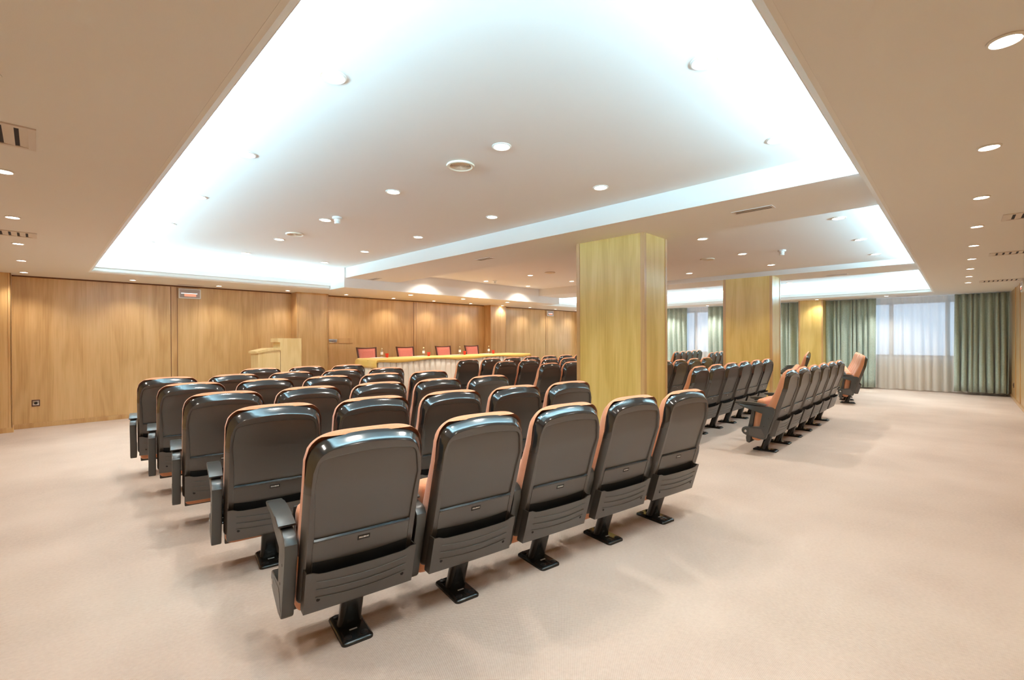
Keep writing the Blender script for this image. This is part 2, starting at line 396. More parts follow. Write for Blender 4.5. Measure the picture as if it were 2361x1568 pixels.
def downlight(x, y, z, label, grp, k=1.0):
    place(big, nbig[0], (x, y, z), 0, label, 'ceiling light', grp); nbig[0] += 1
    add_spot('downlight_beam', x, y, z-.02, W_BIG*k, WARM, size=140 if k == 1.5 else 105)
def spotlight(x, y, z, label, grp, k=1.0):
    place(small, nsm[0], (x, y, z), 0, label, 'ceiling light', grp); nsm[0] += 1
    add_spot('spotlight_beam', x, y, z-.02, W_SMALL*k, WARM2, size=125)
GY = [.94, 2.43, 3.92, 5.42, 6.93, 8.42]
for ix, (x, nm) in enumerate(((1.12, 'along its outer cove'), (2.40, 'along its middle line'), (3.71, 'beside the first beam'))):
    for iy, y in enumerate(GY):
        downlight(x, y, ZT, 'downlight in the big raised tray %s, %s from the front wall' % (nm, ORD[5-iy]), 'downlights in the big raised tray')
for ix, (x, nm) in enumerate(((6.18, 'beside the first beam'), (7.75, 'along its middle line'), (9.3, 'beside the second beam'))):
    for iy, y in enumerate([.96, 2.46, 3.97, 5.42, 6.95, 8.42]):
        downlight(x, y, ZM if y < 5 else ZT, 'downlight in the middle bay %s, %s from the front wall' % (nm, ORD[5-iy]), 'downlights in the middle ceiling bay', 1.5 if iy == 5 else 1.1)
for ix, (x, nm) in enumerate(((12.2, 'beside the second beam'), (13.7, 'on the curtain side'))):
    for iy, y in enumerate([.96, 3.2, 5.42, 7.7]):
        downlight(x, y, ZT, 'downlight in the far bay %s, %s from the front wall' % (nm, ORD[3-iy]), 'downlights in the far ceiling bay', 2.2)
for i, x in enumerate((6.1, 7.7, 9.33)):
    downlight(x, 9.24, ZS, 'larger downlight in the low ceiling over the long table, %s along from the lectern' % ORD[i], 'larger downlights over the table')
for i, x in enumerate([1.14, 2.42, 3.68, 4.97, 6.28, 7.53, 8.85, 10.15, 11.45, 12.8, 14.0]):
    spotlight(x, 10.16 + (.12 if x > 5 else 0), ZS, 'small spotlight washing the wood front wall, %s along from the wall outlet' % ORD[i], 'spotlights along the front wall', .8)
for i in range(11):
    x = 1.09+1.26*i if i < 6 else 7.39+1.25*(i-5)
    if x > 13: break
    spotlight(x, -.115, ZS, 'small round spotlight over the open carpet aisle, %s counting back from the curtains' % ORD[9-i], 'spotlights over the open aisle', .8)
for i, y in enumerate([1.18, 2.68, 4.16, 5.66, 7.16, 8.64, 10.1]):
    spotlight(-.14, y, ZS, 'small spotlight in the border with the wide louvred vents, %s from the front wall' % ORD[6-i], 'spotlights beside the louvred vents')
for i, y in enumerate([1.33, 2.82, 4.3, 5.83, 7.3, 8.8]):
    spotlight(14.93 if i < 3 else 15.05, y, ZS, 'small round spotlight in front of the green curtains, %s from the back wood wall' % ORD[i], 'spotlights along the curtains', 1.0 if i == 1 else 2.8)

# cove lighting: fluorescent battens lying in the trough behind the lip
COVE_COL = (.42, .78, 1.0); W_COVE = 11.5      # watts per metre
def cove(x0, y0, x1, y1, nx, ny):
    L_ = math.hypot(x1-x0, y1-y0); n = max(1, int(round(L_/1.5)))
    for i in range(n):
        t = (i+.5)/n; cx_, cy_ = x0+(x1-x0)*t, y0+(y1-y0)*t
        l = bpy.data.lights.new('cove_lamp', 'AREA'); l.shape = 'RECTANGLE'; l.size = L_/n*.98; l.size_y = .05
        l.energy = W_COVE*L_/n; l.color = COVE_COL
        o = bpy.data.objects.new('cove_lamp', l); COL.objects.link(o)
        zdir = -Vector((nx*.9, ny*.9, 1.0)).normalized()
        xdir = Vector((x1-x0, y1-y0, 0)).normalized(); ydir = zdir.cross(xdir)
        o.matrix_world = Matrix(((xdir.x, ydir.x, zdir.x, cx_), (xdir.y, ydir.y, zdir.y, cy_), (xdir.z, ydir.z, zdir.z, ZS+.168), (0, 0, 0, 1)))
cd = .10
cove(TX0-cd, TY0, TX0-cd, TY1, 1, 0)
cove(TX0, TY1+cd, SX0-.05, TY1+cd, 0, -1)
cove(SX1+.05, TY1+cd, TX1, TY1+cd, 0, -1)
cove(TX1+cd, TY0, TX1+cd, TY1, -1, 0)
for (a, b) in ((TX0, 4.2), (5.5, 10.1), (11.3, TX1)): cove(a, TY0-cd, b, TY0-cd, 0, 1)

# round speakers and smoke detectors
def speaker_proto():
    t = thing('ceiling_speaker', '', 'speaker')
    bm = bmesh.new(); lathe(bm, [(.105, .004), (.115, -.004), (.112, -.016), (.098, -.018), (.088, -.010), (.082, -.008), (.082, .002)], n=36, cap=False)
    build('rim', bm, M['cream'], t)
    bm = bmesh.new()
    for k in range(1, 9): lathe(bm, [(.009*k, -.006), (.009*k+.002, -.011), (.009*k+.0055, -.011), (.009*k+.0065, -.006)], n=30, cap=False)
    lathe(bm, [(.0045, -.006), (.0045, -.012), (.001, -.013)], n=12)
    g = build('grille', bm, M['cream'], t)
    bm = bmesh.new(); lathe(bm, [(.083, -.001), (.083, -.005), (.001, -.0055)], n=24)
    build('cone', bm, M['ventdark'], t)
    return t
sp = speaker_proto()
for i, (x, y, z, lb) in enumerate(((2.42, 2.93, ZT, 'cream round speaker grille in the big tray, the larger-looking one beside a glowing downlight'),
                                   (2.42, 6.42, ZT, 'cream round speaker grille in the big tray close to the front wall'),
                                   (7.82, 3.03, ZM, 'round speaker grille in the middle bay between the two pillars'),
                                   (7.72, 6.35, ZT, 'round speaker grille in the middle bay near the long table'))):
    place(sp, i, (x, y, z), 0, lb, 'speaker', 'round ceiling speakers')
def det_proto():
    t = thing('smoke_detector', '', 'smoke detector')
    bm = bmesh.new(); lathe(bm, [(.055, 0), (.056, -.014), (.050, -.022), (.034, -.026)], n=28)
    build('base', bm, M['whiteplastic'], t)
    bm = bmesh.new(); lathe(bm, [(.034, -.024), (.034, -.050), (.030, -.052), (.030, -.058), (.033, -.060), (.033, -.072), (.028, -.078)], n=24)
    build('sensor_head', bm, M['whiteplastic'], t)
    return t
dt = det_proto()
for i, (x, y, z, lb) in enumerate(((2.44, 5.20, ZT, 'white smoke detector beside a glowing downlight in the big raised tray'),
                                   (7.85, 1.93, ZM, 'white smoke detector in the middle bay above the seats nearest the curtains'),
                                   (7.80, 8.15, ZT, 'smoke detector in the middle bay close to the long table'))):
    place(dt, i, (x, y, z), 0, lb, 'smoke detector', 'smoke detectors')

# vents
def louvre(x, y, lx, ly, label, grp, slat_axis):
    t = thing('louvred_vent', label, 'vent', (x, y, ZS), 0, grp)
    bm = bmesh.new(); fw = .028
    for (a, b, c, d) in ((-lx/2, lx/2, -ly/2, -ly/2+fw), (-lx/2, lx/2, ly/2-fw, ly/2), (-lx/2, -lx/2+fw, -ly/2+fw, ly/2-fw), (lx/2-fw, lx/2, -ly/2+fw, ly/2-fw)):
        box(bm, a, b, c, d, -.007, -.0005)
    build('frame', bm, M['vent'], t, smooth=False)
    bm = bmesh.new(); L_ = lx if slat_axis == 'x' else ly; n = int((L_-2*fw)/.05)
    for k in range(n):
        p = -L_/2+fw+.02+(L_-2*fw-.03)*k/max(1, n-1)
        q = [(p-.021, -.0012), (p+.018, -.0066), (p+.0195, -.0056), (p-.019, -.0006)]
        if slat_axis == 'x': prism(bm, q, -ly/2+fw, ly/2-fw, 'y')
        else: prism(bm, q, -lx/2+fw, lx/2-fw, 'x')
    build('slats', bm, M['vent'], t, smooth=False)
    bm = bmesh.new(); box(bm, -lx/2+.02, lx/2-.02, -ly/2+.02, ly/2-.02, -.0006, -.0002)
    build('duct', bm, M['ventdark'], t, smooth=False)
G = 'louvred vents in the border ceiling'
louvre(-.30, 3.41, .60, .36, 'cream louvred vent at the photo edge, the larger of the pair by the left spotlights', G, 'x')
louvre(-.30, 6.52, .60, .30, 'cream louvred vent nearer the front wall, beside the left spotlights', G, 'x')
louvre(5.86, -.54, .30, .55, 'louvred vent over the open aisle, cut by the photo edge', G, 'y')
louvre(8.38, -.54, .30, .55, 'louvred vent over the open aisle, halfway to the curtains', G, 'y')
louvre(12.4, -.54, .40, .55, 'louvred vent over the open aisle, closest to the curtains', G, 'y')
def slot_vent(x, y, z, lx, ly, label):
    t = thing('slot_vent', label, 'vent', (x, y, z), 0, 'slot vents')
    bm = bmesh.new()
    for (a, b, c, d) in ((-lx/2, lx/2, -ly/2, -ly/2+.02), (-lx/2, lx/2, ly/2-.02, ly/2), (-lx/2, -lx/2+.02, -ly/2+.02, ly/2-.02), (lx/2-.02, lx/2, -ly/2+.02, ly/2-.02)):
        box(bm, a, b, c, d, -.006, -.0005)
    if lx < ly: box(bm, -.006, .006, -ly/2+.02, ly/2-.02, -.005, -.0005)
    else: box(bm, -lx/2+.02, lx/2-.02, -.006, .006, -.005, -.0005)
    build('frame', bm, M['vent'], t, smooth=False)
    bm = bmesh.new(); box(bm, -lx/2+.01, lx/2-.01, -ly/2+.01, ly/2-.01, -.0006, -.0002)
    build('slot', bm, plain('slot_shadow', (.16, .13, .11), .8), t, smooth=False)
slot_vent(4.78, 1.42, ZB, .12, .36, 'slim slot vent under the first beam, close to the open aisle')
slot_vent(4.78, 5.22, ZB, .12, .34, 'slim slot vent under the first beam, midway along it')
slot_vent(4.78, 8.52, ZB, .12, .34, 'slim slot vent under the first beam, at its end by the front wall')
slot_vent(10.93, 1.73, ZB, .12, .36, 'slim slot vent under the second beam, close to the open aisle')
slot_vent(2.02, 10.40, ZS, .40, .10, 'slim slot vent above the red-lit emergency lamp over the plain wood wall')
slot_vent(5.46, 10.44, ZS, .40, .10, 'slim slot vent above the control plates on the front wall')
slot_vent(9.1, 10.44, ZS, .40, .10, 'slim slot vent above the pilaster at the far table end')
slot_vent(15.3, .95, ZS, .10, .42, 'slim slot vent in front of the sheer curtain')

# ------------------------------------------------------------------ curtains
def curtain(name, label, cat, x, y0, y1, z0, z1, mat, folds, amp, group, thick=.004, seed=1, flare=1.0):
    rnd = random.Random(seed); bm = bmesh.new(); n = folds*10; nz = 10
    ph = [rnd.uniform(-.9, .9) for _ in range(folds+2)]; am = [rnd.uniform(.55, 1.15) for _ in range(folds+2)]
    wd = [rnd.uniform(.55, 1.5) for _ in range(folds)]; tot = sum(wd); cum = [0]
    for q_ in wd: cum.append(cum[-1]+q_/tot)
    grid = []
    for j in range(nz+1):
        v = j/nz; z = z0+(z1-z0)*v; row = []
        a = amp*(.55+.6*(1-v)**.7)*flare
        for i in range(n+1):
            k = i/n*folds; ki = min(int(k), folds-1); f_ = k-ki; u = cum[ki]+(cum[ki+1]-cum[ki])*f_; ki2 = min(ki+1, folds+1)
            sm = f_*f_*(3-2*f_)
            p = ph[ki]*(1-sm)+ph[ki2]*sm; q = am[ki]*(1-sm)+am[ki2]*sm
            d = math.sin(2*PI*k+p+.25*math.sin(3*v+ki))
            d = (abs(d)**.65)*(1 if d > 0 else -1)
            row.append(bm.verts.new((x+a*q*d, y0+(y1-y0)*u+.25*amp*math.cos(2*PI*k+p)*(1-v), z+(.006*math.sin(k*2.1) if j == 0 else 0))))
        grid.append(row)
    for A, B in zip(grid, grid[1:]):
        for i in range(n): bm.faces.new((A[i], A[i+1], B[i+1], B[i]))
    o = build(name, bm, mat, ang=180)
    if thick:
        s = o.modifiers.new('thickness', 'SOLIDIFY'); s.thickness = thick
    tag(o, label, cat, group); return o
GD, GS = 'green velour drapes', 'white sheer curtains'
curtain('drape', 'green velour drape hanging in the corner by the back wood wall', 'curtain', 15.58, -.82, .09, .07, ZS-.01, M['drape'], 8, .085, GD, seed=3)
curtain('drape', 'green velour drape between the pilaster and the wide sheer curtain', 'curtain', 15.58, 1.60, 2.74, .04, ZS-.01, M['drape'], 9, .08, GD, seed=5)
curtain('drape', 'green velour drape seen between the farther pillar and the wood pilaster', 'curtain', 15.58, 3.34, 4.5, .04, ZS-.01, M['drape'], 9, .08, GD, seed=8)
curtain('drape', 'green velour drape touching the edge of the farther pillar', 'curtain', 15.58, 4.75, 6.02, .04, ZS-.01, M['drape'], 9, .08, GD, seed=11)
curtain('drape', 'green velour drape seen just past the edge of the wide near pillar', 'curtain', 15.58, 6.72, 8.1, .04, ZS-.01, M['drape'], 9, .07, GD, seed=13)
curtain('sheer_curtain', 'wide white sheer curtain over the daylit window near the back wall', 'curtain', 15.78, -.80, 2.70, .02, ZS-.01, M['sheer'], 19, .055, GS, thick=0, seed=21)
curtain('sheer_curtain', 'narrow strip of white sheer curtain seen between the two pillars', 'curtain', 15.78, 3.34, 8.2, .02, ZS-.01, M['sheer'], 26, .05, GS, thick=0, seed=23)

# ------------------------------------------------------------------ auditorium seat
def yr(z):
    return -.115-(z-.235)*.3214 if z <= .795 else -.295-(z-.795)*.155
def quad(p0, p1, p2, n, inc=True):
    out = []
    for k in range(n+(1 if inc else 0)):
        t = k/n; out.append(((1-t)**2*p0[0]+2*t*(1-t)*p1[0]+t*t*p2[0], (1-t)**2*p0[1]+2*t*(1-t)*p1[1]+t*t*p2[1]))
    return out
def line(p0, p1, n): return [(p0[0]+(p1[0]-p0[0])*k/n, p0[1]+(p1[1]-p0[1])*k/n) for k in range(n)]
def half(b, bw, br, sides, c0, cc, c1, top):
    pts = line((0, b), (bw-br, b), 3)+quad((bw-br, b), (bw, b), (bw, b+br), 4, False)
    s = [(bw, b+br)]+sides+[c0]
    for i in range(len(s)-1): pts += line(s[i], s[i+1], 4)
    pts += quad(c0, cc, c1, 7, False)
    pts += quad(c1, (c1[0]*.5, top), (0, top), 5)
    return pts
OUT = half(.235, .257, .035, [(.257, .62), (.257, .795)], (.250, .885), (.246, .975), (.165, .992), 1.008)
REC = half(.552, .213, .010, [(.217, .70), (.224, .795)], (.214, .872), (.209, .912), (.176, .915), .928)
def inset(pts, d):
    out = []; n = len(pts)
    for i, p in enumerate(pts):
        a = pts[max(i-1, 0)]; b = pts[min(i+1, n-1)]
        if i == 0: a = (-pts[1][0], pts[1][1])
        if i == n-1: b = (-pts[n-2][0], pts[n-2][1])
        t = Vector((b[0]-a[0], b[1]-a[1])); t.normalize()
        out.append((p[0]-t.y*d if 0 < i < n-1 else 0.0, p[1]+t.x*d))
    return out
def shell_mesh():
    bm = bmesh.new()
    def ins(d):
        # the rounded rim is broader along the top than down the sides
        a = inset(OUT, d*1.35); b = inset(OUT, d*.62); o = []
        for p, q in zip(a, b):
            k = min(1, max(0, (q[1]-.86)/.1)); x_, z_ = p[0]*k+q[0]*(1-k), p[1]*k+q[1]*(1-k)
            o.append((x_, z_))
        return o
    rings = [(inset(OUT, .008), .054), (inset(OUT, .002), .052), (OUT, .046), (ins(.004), .036), (ins(.010), .0275), (ins(.020), .0145), (ins(.029), .003), (ins(.033), 0.0),
             (inset(REC, -.006), 0.0), (REC, .0015), (inset(REC, .003), .010)]
    vr = []
    for pts, d in rings:
        R_ = [bm.verts.new((x, yr(z)+d, z)) for x, z in pts]
        L_ = [R_[0]]+[bm.verts.new((-x, yr(z)+d, z)) for x, z in pts[1:-1]]+[R_[-1]]
        vr.append((R_, L_))
    for q in range(len(vr)-1):
        for s in (0, 1):
            A, B = vr[q][s], vr[q+1][s]
            for i in range(len(A)-1):
                f = bm.faces.new((A[i], A[i+1], B[i+1], B[i])); f.material_index = 2 if q < 7 else 1
    def fill(R_, L_, mi):
        n = len(R_)
        for i in range(n-1):
            vs = []
            for v in (R_[i], R_[i+1], L_[i+1], L_[i]):
                if v not in vs: vs.append(v)
            if len(vs) >= 3:
                f = bm.faces.new(vs); f.material_index = mi
    fill(*vr[-1], 1); fill(*vr[0], 0)
    # glossy ledge along the foot of the recess
    zl = .549
    q = [(zl-.006, .0005), (zl-.003, -.004), (zl+.003, -.004), (zl+.009, .006)]
    a = [bm.verts.new((-.213, yr(z)+d, z)) for z, d in q]; b = [bm.verts.new((.213, yr(z)+d, z)) for z, d in q]
    for i in range(3):
        f = bm.faces.new((a[i], b[i], b[i+1], a[i+1])); f.material_index = 0
    bm.faces.new(a); bm.faces.new(b[::-1])
    # raised welts running from the ledge down to the book pocket
    for sx in (-1, 1):
        prism_pts = [(sx*.2115, .0006), (sx*.2115, -.0022), (sx*.2150, -.0022), (sx*.2150, .0006)]
        a = [bm.verts.new((x, yr(.30)+d, .30)) for x, d in prism_pts]; b = [bm.verts.new((x, yr(.546)+d, .546)) for x, d in prism_pts]
        for i in range(3):
            f = bm.faces.new((a[i], b[i], b[i+1], a[i+1])); f.material_index = 1
    return bm
def cushion_mesh():
    bm = bmesh.new(); nu, nv = 36, 18; zb = .47
    Fz = [(.40, .17), (.573, .155), (.80, .124), (.95, .102), (1.03, .088)]
    def Ff(z):
        for (a, b), (c, d) in zip(Fz, Fz[1:]):
            if z <= c: return b+(d-b)*(z-a)/(c-a)
        return Fz[-1][1]
    def W(z): return .2585 if z < .80 else .2585-.004*((z-.80)/.2)
    fr, bk = [], []
    for j in range(nv+1):
        v = j/nv; rf, rb_ = [], []
        for i in range(nu+1):
            u = -1+2*i/nu; u = math.copysign(abs(u)**.8, u)
            zt = .91+.110*max(0.0, 1-abs(u)**4.5)**.5
            z = zb+(zt-zb)*(v**.85); x = u*W(z)
            e = max(0.0, 1-abs(u)**9)**.5*max(0.0, 1-v**12)**.5*max(0.0, 1-(1-v)**14)**.5
            th = .048+(Ff(z)-.048)*(.40+.60*e)
            g = sum(math.exp(-((u-c)/.035)**2) for c in (-.66, -.22, .22, .66))*.008*e
            rf.append(bm.verts.new((x, yr(z)+th-g, z))); rb_.append(bm.verts.new((x*.99, yr(z)+.045, min(z, 1.0))))
        fr.append(rf); bk.append(rb_)
    for j in range(nv):
        for i in range(nu):
            bm.faces.new((fr[j][i], fr[j][i+1], fr[j+1][i+1], fr[j+1][i]))
    rim_f = fr[0]+[fr[j][nu] for j in range(1, nv)]+fr[nv][::-1]+[fr[j][0] for j in range(nv-1, 0, -1)]
    rim_b = bk[0]+[bk[j][nu] for j in range(1, nv)]+bk[nv][::-1]+[bk[j][0] for j in range(nv-1, 0, -1)]
    n = len(rim_f)
    for k in range(n): bm.faces.new((rim_f[k], rim_f[(k+1) % n], rim_b[(k+1) % n], rim_b[k]))
    loose = [v for v in bm.verts if not v.link_faces]
    bmesh.ops.delete(bm, geom=loose, context='VERTS')
    return bm
def pocket_mesh():
    bm = bmesh.new(); n = 20; hw = .244
    def face_y(x, z): return -.156-.020*min(1.0, max(0, (z-.222)/.2))-(z-.225)*.212-.013*(1-(x/hw)**2)*min(1.0, (z-.20)/.12)
    zs = [.222, .226, .24, .30, .36, .410, .424]
    def xs(k): return -hw+2*hw*k/n
    outer, inner = [], []
    for j, z in enumerate(zs):
        ro, ri = [], []
        for k in range(n+1):
            x = xs(k); zz = z
            if j == len(zs)-1:
                a = abs(x)/hw; zz = .424 if a > .9 else (.424-.013*min(1, (.9-a)/.13))
            if j == 0: zz = .222+.004*(abs(x)/hw)**8
            y = face_y(x, zz)+(.006 if j == 0 else 0)
            ro.append(bm.verts.new((x, y, zz))); ri.append(bm.verts.new((x*.985, y+.005, zz)))
        outer.append(ro); inner.append(ri)
    for j in range(len(zs)-1):
        for k in range(n):
            bm.faces.new((outer[j][k], outer[j][k+1], outer[j+1][k+1], outer[j+1][k]))
            bm.faces.new((inner[j][k], inner[j+1][k], inner[j+1][k+1], inner[j][k+1]))
    for k in range(n): bm.faces.new((outer[-1][k], outer[-1][k+1], inner[-1][k+1], inner[-1][k]))
    # side walls and bottom reach back to the shell
    for s in (0, n):
        x = xs(s); d = .005 if s == 0 else -.005
        col = [outer[j][s] for j in range(len(zs))]
        bkc = [bm.verts.new((x, yr(max(v.co.z, .235))+.012, v.co.z)) for v in col]
        for j in range(len(zs)-1): bm.faces.new((col[j], col[j+1], bkc[j+1], bkc[j]))
        ci = [bm.verts.new((x+d, v.co.y, v.co.z)) for v in col]; bi = [bm.verts.new((x+d, v.co.y, v.co.z)) for v in bkc]
        for j in range(len(zs)-1): bm.faces.new((ci[j], bi[j], bi[j+1], ci[j+1]))
        bm.faces.new((col[-1], bkc[-1], bi[-1], ci[-1]))
    b0 = [bm.verts.new((v.co.x, yr(.235)+.012, v.co.z)) for v in outer[0]]
    for k in range(n): bm.faces.new((outer[0][k], outer[0][k+1], b0[k+1], b0[k]))
    # three raised curved ribs
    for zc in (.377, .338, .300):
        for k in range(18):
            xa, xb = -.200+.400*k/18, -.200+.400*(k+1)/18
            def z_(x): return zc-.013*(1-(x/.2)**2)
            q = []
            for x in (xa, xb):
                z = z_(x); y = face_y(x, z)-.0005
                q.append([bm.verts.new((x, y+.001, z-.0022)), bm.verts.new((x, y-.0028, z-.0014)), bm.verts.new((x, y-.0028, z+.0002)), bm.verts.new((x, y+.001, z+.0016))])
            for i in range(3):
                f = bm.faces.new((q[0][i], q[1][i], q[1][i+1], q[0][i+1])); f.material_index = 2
    well_shade = []  # near-black sheet on the shell, painting the shade inside the pocket
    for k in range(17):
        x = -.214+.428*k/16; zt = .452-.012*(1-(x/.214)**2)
        well_shade.append([bm.verts.new((x, yr(z)-.0015, z)) for z in (.26, .35, zt)])
    for A, B in zip(well_shade, well_shade[1:]):
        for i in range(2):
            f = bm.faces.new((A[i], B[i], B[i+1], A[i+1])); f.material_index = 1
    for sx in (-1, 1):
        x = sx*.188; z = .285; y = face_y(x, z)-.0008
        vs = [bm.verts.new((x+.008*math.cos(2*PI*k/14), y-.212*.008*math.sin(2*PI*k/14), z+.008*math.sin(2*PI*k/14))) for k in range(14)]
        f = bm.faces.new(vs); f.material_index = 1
    return bm
def text_mesh(bm, s, size, fn, mi):
    cu = bpy.data.curves.new('t', 'FONT'); cu.body = s; cu.size = size; cu.align_x = 'CENTER'; cu.align_y = 'CENTER'; cu.offset = .0004
    cu.resolution_u = 2
    o = bpy.data.objects.new('t', cu); COL.objects.link(o)
    dg = bpy.context.evaluated_depsgraph_get(); me = bpy.data.meshes.new_from_object(o.evaluated_get(dg))
    vs = [bm.verts.new(fn(v.co)) for v in me.vertices]
    for p in me.polygons:
        try:
            f = bm.faces.new([vs[i] for i in p.vertices]); f.material_index = mi
        except ValueError: pass
    bpy.data.objects.remove(o); bpy.data.curves.remove(cu); bpy.data.meshes.remove(me)
def plate_mesh():
    bm = bmesh.new(); zc = .519; y0 = yr(zc)
    def P(x, z, d): return (x, yr(zc+z)-d, zc+z)
    for (a, b, c, d, e, mi) in ((-.027, .027, -.011, .011, .0015, 0),):
        q = [bm.verts.new(P(x, z, e)) for x, z in ((a, c), (b, c), (b, d), (a, d))]
        q2 = [bm.verts.new(P(x, z, -.001)) for x, z in ((a, c), (b, c), (b, d), (a, d))]
        bm.faces.new(q)
        for i in range(4): bm.faces.new((q[i], q[(i+1) % 4], q2[(i+1) % 4], q2[i]))
    text_mesh(bm, 'FIGUERAS', .0098, lambda c: P(c.x, c.y, .0021), 1)
    return bm
ARM = [(.205, .592), (-.105, .580), (-.140, .577), (-.163, .566), (-.178, .545), (-.174, .50), (-.082, .205), (-.070, .192), (-.05, .188), (-.005, .192), (.135, .219), (.165, .232),
       (.183, .255), (.185, .283), (.172, .306), (.150, .317), (.085, .322), (-.022, .326), (-.056, .500), (.092, .532), (.195, .560), (.225, .585)]
def arm_parts(parent, sx):
    x = sx*.2915
    bm = bmesh.new(); prism(bm, ARM[::-1], x-.026, x+.026, 'x', bev=.007)
    # darker textured inlay on the lower bracket
    o_ = sx*.0268
    prism(bm, [(-.055, .205), (.10, .226), (.10, .306), (-.035, .312), (-.075, .23)], x+o_-.0004, x+o_+.0012, 'x', mi=1)
    a = build('armrest', bm, [M['arm'], M['shell']], parent)
    bm = bmesh.new()
    top = [(-.082, .590), (-.085, .600), (-.06, .609), (.0, .617), (.10, .6225), (.19, .6215), (.255, .615), (.268, .607), (.265, .599), (.242, .592), (.19, .592), (.10, .594)]
    prism(bm, top[::-1], x-.036, x+.036, 'x', bev=.007)
    build('arm_pad', bm, M['arm'], a)
    bm = bmesh.new()
    lathe(bm, [(.0145, -.004), (.0145, .001), (.011, .0025), (.004, .003)], n=16)
    bmesh.ops.rotate(bm, verts=bm.verts, cent=(0, 0, 0), matrix=Matrix.Rotation(sx*PI/2, 3, 'Y'))
    bmesh.ops.translate(bm, verts=bm.verts, vec=(x+sx*.0265, .140, .268))
    build('pivot_cap', bm, M['chrome'], a)
    bm = bmesh.new()
    for (yy, zz) in ((-.115, .445), (-.062, .345)):
        b2 = bmesh.new(); lathe(b2, [(.006, -.003), (.006, .001), (.002, .0012)], n=10)
        bmesh.ops.rotate(b2, verts=b2.verts, cent=(0, 0, 0), matrix=Matrix.Rotation(sx*PI/2, 3, 'Y'))
        bmesh.ops.translate(b2, verts=b2.verts, vec=(x+sx*.0262, yy, zz))
        me = bpy.data.meshes.new('tmp'); b2.to_mesh(me); b2.free(); bm.from_mesh(me); bpy.data.meshes.remove(me)
    build('screw', bm, M['bolt'], a)
def seat_parts(parent):
    # tip-up seat, folded: pan outside, cushion towards the back
    ang = math.atan2(.075, .53)
    def put(bm):
        bmesh.ops.rotate(bm, verts=bm.verts, cent=(0, 0, 0), matrix=Matrix.Rotation(ang, 3, 'X'))
        bmesh.ops.translate(bm, verts=bm.verts, vec=(0, .125, .112)); return bm
    bm = bmesh.new()
    prism(bm, [(.0, .0), (.030, .005), (.044, .05), (.040, .14), (.030, .30), (.024, .46), (.012, .52), (-.012, .525), (-.012, .03)][::-1], -.240, .240, 'x', bev=.008)
    s = build('seat', put(bm), M['arm'], parent)
    bm = bmesh.new(); box(bm, -.242, .242, -.115, -.010, .045, .555, bev=.048, seg=5)
    build('seat_cushion', put(bm), M['orange'], s)
def pedestal_parts(parent):
    bm = bmesh.new(); rings = []
    for k in range(9):
        t = k/8; z = .012+.36*t; y = .028-.345*(z-.012); w = 1.0+.12*max(0, (.12-t)/.12)
        rings.append([(p[0]*w, y+p[1]*w, z) for p in rrect(.052, .036, .030, 5)])
    loft(bm, rings)
    box(bm, -.16, .16, -.115, -.03, .225, .27, bev=.008)          # beam that carries the seat
    p = build('pedestal', bm, M['steel'], parent)
    bm = bmesh.new()
    base = rrect(.073, .132, .022, 5, 0, .005); mid = rrect(.071, .130, .021, 5, 0, .005); top = rrect(.060, .118, .018, 5, 0, .005)
    loft(bm, [[(x, y, 0) for x, y in base], [(x, y, .008) for x, y in base], [(x, y, .012) for x, y in mid], [(x, y, .020) for x, y in top]])
    box(bm, -.004, .004, -.108, -.05, .0195, .0215, bev=.001)
    for sx in (-1, 1):
        for yy in (-.092, .104): lathe(bm, [(.017, .018), (.017, .0225), (.011, .025), (.003, .0255)], (sx*.038, yy, 0), n=16, mi=1)
    box(bm, -.018, .018, -.045, -.036, .020, .0215, mi=2, bev=.0005, seg=1)
    build('foot_plate', bm, [M['steel'], M['bolt'], M['tag']], p)
def make_seat(both):
    t = thing('auditorium_seat', '', 'auditorium seat')
    back = build('backrest', shell_mesh(), [M['rim'], M['shell'], M['shelledge']], t, ang=28)
    build('name_plate', plate_mesh(), [M['steel'], M['white']], back, smooth=False)
    build('back_cushion', cushion_mesh(), M['orange'], t, ang=180)
    build('book_pocket', pocket_mesh(), [M['shell'], M['hole'], M['ribglint']], t, ang=40)
    seat_parts(t); pedestal_parts(t)
    arm_parts(t, -1)
    if both: arm_parts(t, 1)
    return t
seatA = make_seat(False); nA = [0]
seatB = make_seat(True); nB = [0]
def row(x, y, ang, n, sp_, rowname, block, group, first=0, mirror_count=None, skip=()):
    a = math.radians(ang); dx, dy = math.cos(a)*sp_, math.sin(a)*sp_
    for i in range(n):
        if i in skip: continue
        px, py = x+dx*i, y+dy*i
        k = (n-1-i) if mirror_count else i
        lb = 'orange tip-up seat with black shell, %s from %s, %s row, %s' % (ORD[k+first], 'its outer end' if not block.startswith('middle') else 'the pillar end', rowname, block)
        if i == n-1: place(seatB, nB[0], (px, py, 0), a, lb, 'auditorium seat', group); nB[0] += 1
        else: place(seatA, nA[0], (px, py, 0), a, lb, 'auditorium seat', group); nA[0] += 1
RN = ['rearmost', 'second-rearmost', 'third-rearmost', 'third frontmost', 'second frontmost', 'frontmost']
LB, MB_, RB = 'lectern-side block', 'middle block', 'curtain-side block'
GL, GM, GR = 'seats in the lectern-side block', 'seats in the middle block', 'seats in the curtain-side block'
LROWS = [(1.046, 2.112, -10.2, 5, 0), (1.025, 3.155, -10.4, 5, 0), (1.0, 4.135, -9.2, 5, 0), (1.0, 5.165, -8.5, 5, 0), (.975, 6.09, -8.2, 5, 0), (2.11, 6.965, -7.0, 3, 2)]
for i, (x, y, a, n, fs) in enumerate(LROWS):
    row(x, y, a, n, .583, RN[i], LB, GL, first=fs)
